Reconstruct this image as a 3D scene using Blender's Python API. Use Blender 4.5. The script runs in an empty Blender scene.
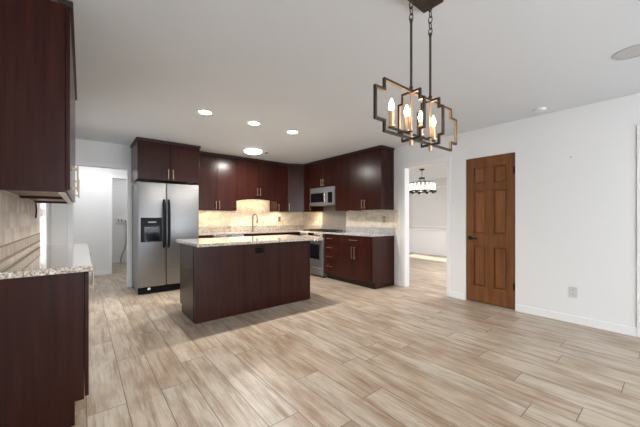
import bpy, bmesh, math, random
from mathutils import Vector, Matrix
random.seed(7)
D = bpy.data
SC = bpy.context.scene
COL = SC.collection
R = math.radians
PI = math.pi

# ------------------------------------------------------------------ camera, world, sun, big lights, exposure
CAM_H = 1.19
cam_d = D.cameras.new('camera'); cam = D.objects.new('camera', cam_d); COL.objects.link(cam)
cam.location = (0, 0, CAM_H)
cam.rotation_euler = (R(90), 0, -R(39.18))
cam_d.sensor_width = 36; cam_d.lens = 292/640*36
cam_d.shift_y = 4.5/640
cam_d.clip_start = 0.02; cam_d.clip_end = 200
SC.camera = cam

w = D.worlds.new('sky'); SC.world = w; w.use_nodes = True
bg = w.node_tree.nodes['Background']
bg.inputs[0].default_value = (0.80, 0.89, 1.0, 1); bg.inputs[1].default_value = 4.0

def area(name, loc, rot, sx, sy, power, col=(1, 1, 1), spread=180):
    l = D.lights.new(name, 'AREA'); l.shape = 'RECTANGLE'; l.size = sx; l.size_y = sy
    l.energy = power; l.color = col; l.spread = R(spread)
    o = D.objects.new(name, l); COL.objects.link(o); o.location = loc; o.rotation_euler = rot
    return o
sun_d = D.lights.new('sun', 'SUN'); sun_d.energy = 18; sun_d.angle = R(0.6); sun_d.color = (1, .96, .9)
sun = D.objects.new('sun', sun_d); COL.objects.link(sun)
sun.rotation_euler = Vector((-0.10, -0.90, -0.42)).to_track_quat('-Z', 'Y').to_euler()
# daylight through the glazing behind the camera
area('daylight_patio_door', (1.45, -3.35, 1.10), (R(-90), 0, PI), 2.3, 1.9, 75, (0.90, 0.96, 1.0))
area('daylight_rear_window', (3.45, -3.35, 1.50), (R(-90), 0, PI), 1.2, 1.1, 30, (0.90, 0.96, 1.0))
area('dining_daylight', (8.33, 7.6, 1.45), (R(-90), 0, 0), .75, 1.2, 22, (0.95, 0.98, 1.0))
area('dining_fill_light', (6.4, 2.2, 2.42), (0, 0, 0), 1.2, 1.2, 100, (.98, .98, 1))  # added area light with no fixture, brightens the dining room
area('hallway_fill_light', (0.2, 6.85, 2.42), (0, 0, 0), .5, .5, 15, (.97, .98, 1))  # unseen area light added for the hallway; no lamp hangs there
area('laundry_fill_light', (0.9, 8.6, 2.42), (0, 0, 0), .5, .5, 9, (.97, .98, 1))  # fixtureless area light added to brighten the laundry room
area('room_fill_light', (1.9, -1.3, 2.42), (0, 0, 0), .9, .9, 18, (.96, .98, 1))  # unseen fill added behind the camera, not an actual lamp
SC.view_settings.view_transform = 'Standard'
SC.view_settings.look = 'None'
SC.view_settings.gamma = 1
SC.view_settings.use_curve_mapping = False
SC.view_settings.exposure = 0.32

# ------------------------------------------------------------------ materials
class N:
    def __init__(s, name):
        s.m = D.materials.new(name); s.m.use_nodes = True
        s.t = s.m.node_tree; s.n = s.t.nodes; s.l = s.t.links
        s.b = s.n['Principled BSDF']
    def add(s, ty, **kw):
        x = s.n.new(ty)
        for k, v in kw.items(): setattr(x, k, v)
        return x
    def put(s, sock, v):
        if isinstance(v, bpy.types.NodeSocket): s.l.new(v, sock)
        else: sock.default_value = v
    def math(s, op, a, b=0, c=None):
        x = s.add('ShaderNodeMath', operation=op)
        s.put(x.inputs[0], a); s.put(x.inputs[1], b)
        if c is not None: s.put(x.inputs[2], c)
        return x.outputs[0]
    def mix(s, f, a, b, mode='MIX'):
        x = s.add('ShaderNodeMix', data_type='RGBA', blend_type=mode)
        s.put(x.inputs[0], f); s.put(x.inputs[6], a); s.put(x.inputs[7], b)
        return x.outputs[2]
    def ramp(s, f, stops, interp='LINEAR'):
        x = s.add('ShaderNodeValToRGB'); x.color_ramp.interpolation = interp
        e = x.color_ramp.elements
        while len(e) < len(stops): e.new(0.5)
        for i, (p, c) in enumerate(stops):
            e[i].position = p; e[i].color = c if len(c) == 4 else (*c, 1)
        s.put(x.inputs[0], f)
        return x.outputs[0]
    def coords(s, kind='Object', scale=(1, 1, 1), loc=(0, 0, 0), rot=(0, 0, 0)):
        if kind == 'World': o = s.add('ShaderNodeNewGeometry').outputs['Position']
        else: o = s.add('ShaderNodeTexCoord').outputs[kind]
        mp = s.add('ShaderNodeMapping')
        mp.inputs['Scale'].default_value = scale; mp.inputs['Location'].default_value = loc; mp.inputs['Rotation'].default_value = rot
        s.l.new(o, mp.inputs[0]); return mp.outputs[0]
    def noise(s, vec, scale, detail=3, rough=.5, out=0):
        x = s.add('ShaderNodeTexNoise'); s.l.new(vec, x.inputs['Vector'])
        x.inputs['Scale'].default_value = scale; x.inputs['Detail'].default_value = detail; x.inputs['Roughness'].default_value = rough
        return x.outputs[out]
    def bump(s, h, strength=.2, dist=.01):
        x = s.add('ShaderNodeBump'); x.inputs['Strength'].default_value = strength; x.inputs['Distance'].default_value = dist
        s.l.new(h, x.inputs['Height']); s.l.new(x.outputs[0], s.b.inputs['Normal'])
    def set(s, **kw):
        for k, v in kw.items(): s.put(s.b.inputs[k.replace('_', ' ')], v)

def c4(c): return (c[0], c[1], c[2], 1)
def plain(name, col, rough=.5, metal=0, var=.06, scale=14, stretch=(1, 1, 1), spec=None):
    n = N(name)
    f = n.noise(n.coords('Object', stretch), scale, 3)
    lo = tuple(max(0, c*(1-var)) for c in col); hi = tuple(min(1, c*(1+var)) for c in col)
    n.set(Base_Color=n.ramp(f, [(.3, lo), (.7, hi)]), Roughness=rough, Metallic=metal)
    if spec is not None: n.b.inputs['Specular IOR Level'].default_value = spec
    return n.m
def emit(name, col, strength, base=(.9, .9, .9)):
    n = N(name)
    n.set(Base_Color=c4(base), Emission_Color=c4(col), Emission_Strength=strength, Roughness=.4)
    return n.m
def glass(name, tint=(1, 1, 1), gloss=.08):
    n = N(name); n.n.remove(n.b)
    t = n.add('ShaderNodeBsdfTransparent'); t.inputs[0].default_value = c4(tint)
    g = n.add('ShaderNodeBsdfGlossy'); g.inputs['Roughness'].default_value = .03
    mx = n.add('ShaderNodeMixShader'); mx.inputs[0].default_value = gloss
    n.l.new(t.outputs[0], mx.inputs[1]); n.l.new(g.outputs[0], mx.inputs[2])
    n.l.new(mx.outputs[0], n.n['Material Output'].inputs[0])
    return n.m

M = {}
def wallmat(name, col, rough=.75):
    n = N(name); f = n.noise(n.coords('World'), 120, 2)
    f2 = n.noise(n.coords('World'), 1.3, 2)
    n.set(Base_Color=n.ramp(f2, [(.3, tuple(c*.985 for c in col)), (.7, col)]), Roughness=rough)
    n.bump(f, .015, .002); return n.m
M['wall'] = wallmat('white_wall_paint', (.80, .80, .795))
M['ceiling'] = wallmat('ceiling_paint', (.70, .725, .755), .9)
M['greige'] = wallmat('greige_wall_paint', (.72, .71, .69))
M['trim'] = plain('white_trim_paint', (.84, .84, .84), .4, var=.005)

def floor_mat():
    n = N('wood_look_plank_floor')
    pos = n.add('ShaderNodeNewGeometry').outputs['Position']
    sp = n.add('ShaderNodeSeparateXYZ'); n.l.new(pos, sp.inputs[0])
    W, L = .2015, 1.22
    u = n.math('DIVIDE', n.math('SUBTRACT', sp.outputs[0], .223), W)
    row = n.math('FLOOR', u); fu = n.math('FRACT', u)
    wn = n.add('ShaderNodeTexWhiteNoise', noise_dimensions='1D'); n.l.new(row, wn.inputs['W'])
    v = n.math('ADD', n.math('DIVIDE', sp.outputs[1], L), wn.outputs[0])
    colm = n.math('FLOOR', v); fv = n.math('FRACT', v)
    cb = n.add('ShaderNodeCombineXYZ'); n.l.new(row, cb.inputs[0]); n.l.new(colm, cb.inputs[1])
    wn2 = n.add('ShaderNodeTexWhiteNoise', noise_dimensions='3D'); n.l.new(cb.outputs[0], wn2.inputs['Vector'])
    rnd = wn2.outputs['Value']
    # grain, stretched along the plank and shifted plank by plank
    cb2 = n.add('ShaderNodeCombineXYZ')
    n.l.new(n.math('ADD', n.math('MULTIPLY', sp.outputs[0], 30), n.math('MULTIPLY', rnd, 91)), cb2.inputs[0])
    n.l.new(n.math('ADD', n.math('MULTIPLY', sp.outputs[1], 1.9), n.math('MULTIPLY', rnd, 37)), cb2.inputs[1])
    n.l.new(rnd, cb2.inputs[2])
    g1 = n.noise(cb2.outputs[0], 1.0, 5, .62)
    cb3 = n.add('ShaderNodeCombineXYZ')
    n.l.new(n.math('ADD', n.math('MULTIPLY', sp.outputs[0], 85), n.math('MULTIPLY', rnd, 53)), cb3.inputs[0])
    n.l.new(n.math('MULTIPLY', sp.outputs[1], 5), cb3.inputs[1])
    g2 = n.noise(cb3.outputs[0], 1.0, 3, .6)
    cb4 = n.add('ShaderNodeCombineXYZ')                            # broad cloudy tone inside a plank
    n.l.new(n.math('ADD', n.math('MULTIPLY', sp.outputs[0], 7), n.math('MULTIPLY', rnd, 71)), cb4.inputs[0])
    n.l.new(n.math('ADD', n.math('MULTIPLY', sp.outputs[1], 2.2), n.math('MULTIPLY', rnd, 19)), cb4.inputs[1])
    g3 = n.noise(cb4.outputs[0], 1.0, 4, .6)
    cb5 = n.add('ShaderNodeCombineXYZ')                            # sparse dark checks and knots
    n.l.new(n.math('ADD', n.math('MULTIPLY', sp.outputs[0], 34), n.math('MULTIPLY', rnd, 17)), cb5.inputs[0])
    n.l.new(n.math('ADD', n.math('MULTIPLY', sp.outputs[1], 5.5), n.math('MULTIPLY', rnd, 61)), cb5.inputs[1])
    g4 = n.noise(cb5.outputs[0], 1.0, 4, .7)
    c = n.ramp(g3, [(.25, (.28, .19, .12)), (.42, (.40, .315, .232)), (.55, (.49, .415, .33)), (.72, (.55, .49, .41))])
    c = n.mix(n.ramp(g1, [(.32, (.85, .85, .85)), (.51, (0, 0, 0))]), c, (.25, .155, .092, 1))
    c = n.mix(n.ramp(g2, [(.52, (0, 0, 0)), (.72, (.45, .45, .45))]), c, (.63, .57, .49, 1))
    c = n.mix(n.ramp(g2, [(.28, (.55, .55, .55)), (.44, (0, 0, 0))]), c, (.25, .165, .105, 1))
    c = n.mix(n.ramp(g4, [(.66, (0, 0, 0)), (.74, (.8, .8, .8))]), c, (.13, .085, .06, 1))
    c = n.mix(.85, c, n.ramp(rnd, [(0, (.80, .73, .67)), (.3, (.95, .92, .89)), (.65, (.92, .935, .95)), (1, (1.08, 1.08, 1.07))]), 'MULTIPLY')
    e = n.math('MINIMUM', n.math('MULTIPLY', n.math('MINIMUM', fu, n.math('SUBTRACT', 1, fu)), W),
               n.math('MULTIPLY', n.math('MINIMUM', fv, n.math('SUBTRACT', 1, fv)), L))
    gr = n.math('LESS_THAN', e, .0026)
    c = n.mix(gr, c, (.15, .11, .085, 1))
    n.set(Base_Color=c, Roughness=n.math('ADD', n.math('MULTIPLY', g2, .12), .33))
    n.b.inputs['Specular IOR Level'].default_value = .4
    n.bump(n.math('SUBTRACT', 1, gr), .25, .002)
    return n.m
M['floor'] = floor_mat()

def wood(name, dark, light, rough=.33, grain=(26, 26, 1.4), coat=.0):
    n = N(name)
    rnd = n.add('ShaderNodeObjectInfo').outputs['Random']
    v = n.coords('Object', grain)
    ad = n.add('ShaderNodeVectorMath', operation='ADD'); n.l.new(v, ad.inputs[0])
    cb = n.add('ShaderNodeCombineXYZ'); n.l.new(n.math('MULTIPLY', rnd, 40), cb.inputs[0]); n.l.new(n.math('MULTIPLY', rnd, 23), cb.inputs[2])
    n.l.new(cb.outputs[0], ad.inputs[1])
    f = n.noise(ad.outputs[0], 1.0, 5, .6)
    c = n.ramp(f, [(.25, dark), (.75, light)])
    c = n.mix(1, c, n.ramp(rnd, [(0, (.88, .88, .88)), (1, (1.12, 1.08, 1.05))]), 'MULTIPLY')
    n.set(Base_Color=c, Roughness=rough)
    n.b.inputs['Specular IOR Level'].default_value = .24
    if coat: n.b.inputs['Coat Weight'].default_value = coat; n.b.inputs['Coat Roughness'].default_value = .2
    return n.m
M['cab'] = wood('espresso_cherry_wood', (.021, .0054, .0041), (.046, .0116, .0078), .25)
M['cab_dark'] = plain('espresso_shadow_board', (.018, .007, .006), .5)
M['cab_under'] = wood('maple_cabinet_underside', (.22, .15, .095), (.32, .22, .15), .5, (20, 2, 20))
M['pale_edge'] = plain('pale_edge_strip', (.62, .57, .53), .4)
M['door_wood'] = wood('stained_alder_wood', (.125, .047, .017), (.255, .105, .039), .42, (18, 18, 1.6))

def granite(name, base, tone):
    n = N(name)
    v = n.coords('Object')
    a = n.noise(v, 70, 3, .6); b = n.noise(v, 120, 2, .6); d = n.noise(v, 9, 3, .6)
    c = n.ramp(d, [(.32, base), (.68, tone)])
    c = n.mix(n.ramp(a, [(.50, (0, 0, 0)), (.57, (1, 1, 1))]), c, (.33, .25, .19, 1))
    c = n.mix(n.ramp(b, [(.57, (0, 0, 0)), (.62, (1, 1, 1))]), c, (.035, .03, .03, 1))
    c = n.mix(n.ramp(n.noise(v, 60, 2), [(.60, (0, 0, 0)), (.66, (1, 1, 1))]), c, (.80, .78, .74, 1))
    n.set(Base_Color=c, Roughness=.05)
    n.b.inputs['IOR'].default_value = 1.7
    n.b.inputs['Coat Weight'].default_value = .8; n.b.inputs['Coat Roughness'].default_value = .02
    return n.m
M['granite'] = granite('cream_speckled_granite', (.70, .64, .54), (.60, .52, .42))
M['granite_cool_lit'] = granite('cool_lit_cream_granite', (.47, .50, .55), (.62, .63, .65))  # same cream granite with cool daylight painted into its colour

def tile(name, c1, c2, grout, w, h, mode='xy', rough=.45, rot=0, offset=.5, mort=.006):
    n = N(name)
    pos = n.add('ShaderNodeNewGeometry').outputs['Position']
    sp = n.add('ShaderNodeSeparateXYZ'); n.l.new(pos, sp.inputs[0])
    cb = n.add('ShaderNodeCombineXYZ'); n.l.new(n.math('ADD', sp.outputs[0], sp.outputs[1]), cb.inputs[0]); n.l.new(sp.outputs[2], cb.inputs[1])
    mp = n.add('ShaderNodeMapping'); mp.inputs['Rotation'].default_value = (0, 0, rot); mp.inputs['Location'].default_value = (0, .915 % h, 0)
    n.l.new(cb.outputs[0], mp.inputs[0])
    br = n.add('ShaderNodeTexBrick'); br.offset = offset
    n.l.new(mp.outputs[0], br.inputs['Vector'])
    br.inputs['Scale'].default_value = 1; br.inputs['Mortar Size'].default_value = mort; br.inputs['Mortar Smooth'].default_value = .3
    br.inputs['Brick Width'].default_value = w; br.inputs['Row Height'].default_value = h
    br.inputs['Color1'].default_value = c4(c1); br.inputs['Color2'].default_value = c4(c2); br.inputs['Mortar'].default_value = c4(grout)
    f = n.noise(n.coords('World'), 16, 5, .65)
    c = n.mix(1, br.outputs['Color'], n.ramp(f, [(.3, (.80, .74, .66)), (.62, (1.05, 1.05, 1.05))]), 'MULTIPLY')
    n.set(Base_Color=c, Roughness=rough)
    n.bump(n.math('SUBTRACT', 1, br.outputs['Fac']), .35, .003)
    return n.m
M['tile'] = tile('tumbled_travertine_tile', (.82, .75, .65), (.68, .60, .50), (.78, .71, .63), .152, .076, mort=.003)
M['tile_left'] = tile('pale_travertine_tile', (.66, .60, .54), (.46, .40, .34), (.56, .50, .44), .102, .102, mort=.004)
M['tile_band'] = tile('pencil_mosaic_band', (.64, .58, .50), (.46, .39, .32), (.15, .11, .08), .030, .085, offset=0, mort=.005)
M['pencil'] = plain('brown_pencil_tile', (.26, .20, .15), .5, var=.3, scale=30)
M['mosaic'] = tile('lattice_mosaic', (.085, .065, .06), (.14, .115, .10), (.62, .59, .55), .052, .052, rot=R(45), offset=0, mort=.0065)

def steel(name, col=(.31, .312, .317), rough=.46, stretch=(3, 3, 160)):
    n = N(name)
    f = n.noise(n.coords('Object', stretch), 1.0, 2)
    n.set(Base_Color=n.ramp(f, [(.3, tuple(c*.93 for c in col)), (.7, tuple(min(1, c*1.05) for c in col))]), Metallic=1.0,
          Roughness=n.math('ADD', n.math('MULTIPLY', f, .1), rough-.05))
    n.b.inputs['Anisotropic'].default_value = .55
    return n.m
M['steel'] = steel('brushed_stainless_steel')
M['steel_light'] = steel('polished_steel_edge', (.75, .75, .75), .25)
M['fridge_side'] = plain('grey_textured_appliance_side', (.20, .205, .21), .45, var=.1, scale=90)
M['black'] = plain('black_plastic', (.008, .008, .009), .45, spec=.12)
M['black_gloss'] = plain('black_glass', (.006, .006, .008), .12, spec=.25)
M['iron'] = plain('cast_iron', (.015, .015, .016), .6)
M['nickel'] = plain('satin_nickel', (.38, .29, .20), .42, 1)
M['bronze_faucet'] = plain('brushed_bronze_faucet_metal', (.26, .205, .14), .35, 1)
M['bronze'] = plain('dark_bronze_metal', (.060, .045, .036), .42, .6)
M['brass'] = plain('antique_brass', (.72, .50, .32), .34, 1)
M['white_plastic'] = plain('white_plastic', (.80, .80, .79), .4, var=.01)
M['grey_grille'] = plain('grey_speaker_grille', (.50, .50, .50), .7, scale=300, var=.3)
M['outlet_slot'] = plain('dark_slot', (.05, .05, .05), .6)
M['outlet_plate'] = plain('warm_white_outlet_plastic', (.60, .60, .59), .4, var=.01)
M['outlet_brown'] = plain('brown_outlet_plastic', (.006, .005, .005), .6, spec=.08)
M['led'] = emit('warm_led_strip', (1, .82, .58), 5)
M['can'] = emit('can_lamp_lens', (1, .97, .92), 14)
M['dome'] = emit('flush_lamp_lens', (1, .97, .92), 9)
M['bulb'] = emit('candle_bulb_glow', (1, .82, .56), 15)
M['crystal_lit'] = emit('lit_crystal', (1, .90, .72), 1.3, (.8, .78, .72))
M['pane'] = glass('window_glass')
M['grey_cloth'] = plain('grey_panel_paint', (.16, .165, .155), .8)
M['display'] = emit('lcd_display', (.5, .52, .53), .12, (.2, .2, .2))
M['hose'] = plain('grey_rubber_hose', (.33, .33, .34), .5)
M['badge'] = plain('chrome_badge', (.8, .8, .82), .2, 1)

# ------------------------------------------------------------------ mesh helpers
def new(): return bmesh.new()
def box(bm, x0, x1, y0, y1, z0, z1, bev=0, seg=2, mtx=None):
    t = bmesh.new(); bmesh.ops.create_cube(t, size=1)
    for v in t.verts:
        v.co = Vector(((x0+x1)/2+v.co.x*(x1-x0), (y0+y1)/2+v.co.y*(y1-y0), (z0+z1)/2+v.co.z*(z1-z0)))
    if bev: bmesh.ops.bevel(t, geom=t.edges[:], offset=bev, segments=seg, affect='EDGES', profile=.5)
    if mtx is not None: bmesh.ops.transform(t, matrix=mtx, verts=t.verts)
    me = D.meshes.new('tmp'); t.to_mesh(me); t.free(); bm.from_mesh(me); D.meshes.remove(me)
def cyl(bm, p0, p1, r0, r1=None, seg=16):
    r1 = r0 if r1 is None else r1
    p0 = Vector(p0); p1 = Vector(p1); d = p1-p0
    m = Matrix.Translation((p0+p1)/2) @ d.to_track_quat('Z', 'Y').to_matrix().to_4x4()
    bmesh.ops.create_cone(bm, cap_ends=True, segments=seg, radius1=r0, radius2=r1, depth=d.length, matrix=m)
def lathe(bm, prof, cx, cy, cz=0, seg=28):
    rings = []
    for r, z in prof:
        if r < 1e-5: rings.append([bm.verts.new((cx, cy, cz+z))])
        else: rings.append([bm.verts.new((cx+r*math.cos(2*PI*k/seg), cy+r*math.sin(2*PI*k/seg), cz+z)) for k in range(seg)])
    for a, b in zip(rings, rings[1:]):
        for k in range(seg):
            q = [a[k % len(a)], a[(k+1) % len(a)], b[(k+1) % len(b)], b[k % len(b)]]
            q = list(dict.fromkeys(q))
            if len(q) >= 3: bm.faces.new(q)
    bmesh.ops.recalc_face_normals(bm, faces=bm.faces[:])
def tube(bm, pts, r, seg=10, closed=False):
    pts = [Vector(p) for p in pts]; n = len(pts); rings = []; up = None
    for i, p in enumerate(pts):
        if closed: d = pts[(i+1) % n]-pts[i-1]
        else: d = pts[min(i+1, n-1)]-pts[max(i-1, 0)]
        d.normalize()
        if up is None:
            up = Vector((0, 0, 1)) if abs(d.z) < .9 else Vector((1, 0, 0))
        a = d.cross(up).normalized(); b = a.cross(d).normalized(); up = b
        rr = r[i] if isinstance(r, (list, tuple)) else r
        rings.append([bm.verts.new(p+rr*(math.cos(2*PI*k/seg)*a+math.sin(2*PI*k/seg)*b)) for k in range(seg)])
    rng = range(n) if closed else range(n-1)
    for i in rng:
        A = rings[i]; B = rings[(i+1) % n]
        for k in range(seg): bm.faces.new((A[k], A[(k+1) % seg], B[(k+1) % seg], B[k]))
    if not closed: bm.faces.new(rings[0]); bm.faces.new(rings[-1])
    bmesh.ops.recalc_face_normals(bm, faces=bm.faces[:])
def prism(bm, poly, f0, f1):
    """poly: list of 2D points; f0, f1 map a 2D point to the two end planes"""
    a = [bm.verts.new(f0(*p)) for p in poly]; b = [bm.verts.new(f1(*p)) for p in poly]
    n = len(poly); bm.faces.new(a); bm.faces.new(b[::-1])
    for i in range(n): bm.faces.new((a[i], a[(i+1) % n], b[(i+1) % n], b[i]))
    bmesh.ops.recalc_face_normals(bm, faces=bm.faces[:])
def world_loc(o):
    v = Vector((0, 0, 0))
    while o is not None: v += o.location; o = o.parent
    return v
def obj(name, bm, mats, parent=None, smooth=False, label=None, origin=None):
    me = D.meshes.new(name)
    off = world_loc(parent) if parent else Vector(origin or (0, 0, 0))
    if off.length: bmesh.ops.translate(bm, vec=-off, verts=bm.verts)
    bm.to_mesh(me); bm.free()
    for m in (mats if isinstance(mats, (list, tuple)) else [mats]): me.materials.append(m)
    if smooth:
        for p in me.polygons: p.use_smooth = True
        me.set_sharp_from_angle(angle=R(40))
    o = D.objects.new(name, me); COL.objects.link(o)
    if parent: o.parent = parent
    elif origin: o.location = origin
    if label: o['label'] = label
    return o
def thing(name, label, cat, loc=(0, 0, 0), group=None):
    o = D.objects.new(name, None); o.empty_display_size = .1; COL.objects.link(o); o.location = loc
    o['label'] = label; o['category'] = cat
    if group: o['group'] = group
    return o
def tag(o, label, cat, group=None):
    o['label'] = label; o['category'] = cat
    if group: o['group'] = group
    return o
def struct(name, bm, mats, parent=None, smooth=False):
    o = obj(name, bm, mats, parent, smooth)
    if parent is None: o['kind'] = 'structure'
    return o
def boxes(*bs, bev=0):
    bm = new()
    for b in bs: box(bm, *b, bev=bev)
    return bm

# a cabinet face frame: a runs along the face, b outwards, z up
class Face:
    def __init__(s, o, t, n): s.o = Vector((*o, 0)); s.t = Vector((*t, 0)).normalized(); s.n = Vector((*n, 0)).normalized()
    def p(s, a, b, z): return s.o+s.t*a+s.n*b+Vector((0, 0, z))
    def box(s, bm, a0, a1, b0, b1, z0, z1, bev=0):
        t = bmesh.new()
        box(t, a0, a1, b0, b1, z0, z1, bev)
        for v in t.verts: v.co = s.p(v.co.x, v.co.y, v.co.z)
        bmesh.ops.recalc_face_normals(t, faces=t.faces[:])
        me = D.meshes.new('tmp'); t.to_mesh(me); t.free(); bm.from_mesh(me); D.meshes.remove(me)
def pull(F, parent, a, z, length, vertical=True, b=.02, r=.006, name='handle'):
    """bar pull standing off the face at b"""
    bm = new(); h = length/2; so = .03
    if vertical:
        F.box(bm, a-r, a+r, b+so-.005, b+so+.005, z-h, z+h, .002)
        for s in (-1, 1): F.box(bm, a-.005, a+.005, b-.001, b+so-.004, z+s*(h-.02)-.005, z+s*(h-.02)+.005)
    else:
        F.box(bm, a-h, a+h, b+so-.005, b+so+.005, z-r, z+r, .002)
        for s in (-1, 1): F.box(bm, a+s*(h-.02)-.005, a+s*(h-.02)+.005, b-.001, b+so-.004, z-.005, z+.005)
    return obj(name, bm, M['nickel'], parent)
def cab_door(F, parent, a0, a1, z0, z1, hd=None, name='door', b=.002, th=.019):
    bm = new(); g = .0015
    F.box(bm, a0+g, a1-g, b, b+th, z0+g, z1-g, .0015)
    d = obj(name, bm, M['cab'], parent)
    if hd: pull(F, d, hd[0], hd[1], hd[2], hd[3], b+th)
    return d
def carcass(F, parent, wdt, dep, z0, z1, upper=True, under='cab_under'):
    t = .018
    bm = new()
    F.box(bm, 0, t, -dep, 0, z0, z1); F.box(bm, wdt-t, wdt, -dep, 0, z0, z1)
    F.box(bm, t, wdt-t, -dep, 0, z1-t, z1)
    F.box(bm, t, wdt-t, -dep, -dep+.008, z0+.02, z1-t)
    F.box(bm, t, wdt-t, -.02, 0, z0, z0+.035); F.box(bm, t, wdt-t, -.02, 0, z1-.05, z1-t)
    o = obj('body', bm, M['cab'], parent)
    bm = new(); F.box(bm, t, wdt-t, -dep+.008, -.02, z0+.02, z0+.034)
    obj('bottom_panel', bm, M[under], parent)
    return o
def crown(F, parent, a0, a1, dep, ret0=False, ret1=False, z0=2.40, z1=2.434):
    bm = new()
    F.box(bm, a0-(.015 if ret0 else 0), a1+(.015 if ret1 else 0), -.03, .035, z0, z1, .004)
    if ret0: F.box(bm, a0-.015, a0+.012, -dep, -.03, z0, z1)
    if ret1: F.box(bm, a1-.012, a1+.015, -dep, -.03, z0, z1)
    return obj('crown_moulding', bm, M['cab_dark'], parent)

# ------------------------------------------------------------------ room shell
XL, XR, YB, CE = -.36, 4.32, 5.98, 2.44
YR = -3.0                                        # rear wall behind the camera
T = .12
struct('floor', boxes((-2.2, 9.2, -3.4, 10.2, -.1, 0)), M['floor'])
struct('ceiling', boxes((-2.2, XR+T, -3.4, 10.2, CE, CE+.1), (XR+T, 9.2, -3.4, 7.42, CE, CE+.1)), M['ceiling'])
# left wall with its window beyond the tiled run
WY0, WY1, WZ0, WZ1 = 4.33, 5.02, .14, 2.05
struct('wall_left', boxes((XL-T, XL, YR-T, WY0, 0, CE), (XL-T, XL, WY1, YB+T, 0, CE), (XL-T, XL, WY0, WY1, 0, WZ0), (XL-T, XL, WY0, WY1, WZ1, CE)), M['wall'])
# back wall with the hallway doorway
DX0, DX1, DH = -.11, .607, 2.03
struct('wall_back', boxes((XL, DX0, YB, YB+T, 0, CE), (DX0, DX1, YB, YB+T, DH, CE), (DX1, XR+T, YB, YB+T, 0, CE)), M['wall'])
# right wall: passage to the dining room, wooden door, white door at the near end
PY0, PY1, PH = 2.23, 2.976, 2.05
OY0, OY1, OH = 1.325, 1.95, 2.04
EY0, EY1, EH = -.62, .19, 2.05
struct('wall_right', boxes((XR, XR+T, PY1, YB, 0, CE), (XR, XR+T, PY0, PY1, PH, CE), (XR, XR+T, OY1, PY0, 0, CE), (XR, XR+T, OY0, OY1, OH, CE),
                           (XR, XR+T, EY1, OY0, 0, CE), (XR, XR+T, EY0, EY1, EH, CE), (XR, XR+T, YR-T, EY0, 0, CE)), M['wall'])
struct('wall_rear', boxes((XL, .30, YR-T, YR, 0, CE), (.30, 2.60, YR-T, YR, 2.08, CE), (2.60, 2.85, YR-T, YR, 0, CE),
                          (2.85, 4.05, YR-T, YR, 0, .95), (2.85, 4.05, YR-T, YR, 2.08, CE), (4.05, XR, YR-T, YR, 0, CE)), M['wall'])
# hallway and laundry room beyond the doorway
HY = 7.62
LX0, LX1 = .50, 1.30
struct('wall_hall', boxes((-1.8, LX0, HY, HY+T, 0, CE), (LX0, LX1, HY, HY+T, 2.04, CE), (LX1, 2.5, HY, HY+T, 0, CE)), M['wall'])
struct('wall_hall_left', boxes((-1.8-T, -1.8, YB+T, HY+T, 0, CE)), M['wall'])
struct('wall_hall_front', boxes((-1.8, XL-T, YB, YB+T, 0, CE)), M['wall'])
struct('wall_hall_right', boxes((2.5, 2.5+T, YB+T, HY+T, 0, CE)), M['wall'])
struct('wall_laundry_back', boxes((-.4, 2.4, 9.45, 9.45+T, 0, CE)), M['wall'])
struct('wall_laundry_left', boxes((-.4-T, -.4, HY+T, 9.45+T, 0, CE)), M['wall'])
struct('wall_laundry_right', boxes((2.4, 2.4+T, HY+T, 9.45+T, 0, CE)), M['wall'])
# dining room beyond the passage; its north wall has the window the sun comes through
FX = 8.80
NY = 7.3
struct('wall_dining_far', boxes((FX, FX+T, .3, NY+T, 0, CE)), M['greige'])
struct('wall_dining_north', boxes((XR+T, 7.95, NY, NY+T, 0, CE), (8.72, FX, NY, NY+T, 0, CE), (7.95, 8.72, NY, NY+T, 0, .80), (7.95, 8.72, NY, NY+T, 2.10, CE)), M['wall'])
struct('wall_dining_south', boxes((XR+T, FX, .3-T, .3, 0, CE)), M['wall'])

# baseboards
def bb(bm, x0, x1, y0, y1): box(bm, x0, x1, y0, y1, 0, .085); 
bt = .014
bm = new(); bb(bm, XR-bt, XR, .264, OY0-.004); bb(bm, XR-bt, XR, OY1+.004, PY0-.062); bb(bm, XR-bt, XR, PY1+.062, 3.19)
bb(bm, XR-bt, XR, YR, EY0-.075)
struct('baseboard_right', bm, M['trim'])
bm = new(); bb(bm, -1.8, LX0-.066, HY-bt, HY); bb(bm, LX1+.066, 2.5, HY-bt, HY); struct('baseboard_hall', bm, M['trim'])
bm = new(); bb(bm, -.4, 2.4, 9.45-bt, 9.45); struct('baseboard_laundry', bm, M['trim'])
bm = new(); box(bm, FX-.016, FX, .3, NY, 0, .11); struct('baseboard_dining', bm, M['trim'])
bm = new(); bb(bm, XL, XL+bt, YR, 2.19); bb(bm, XL, XL+bt, 4.02, YB); struct('baseboard_left', bm, M['trim'])
bm = new(); bb(bm, XL, .23, YR, YR+bt); bb(bm, 2.67, XR, YR, YR+bt); struct('baseboard_rear', bm, M['trim'])
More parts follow.
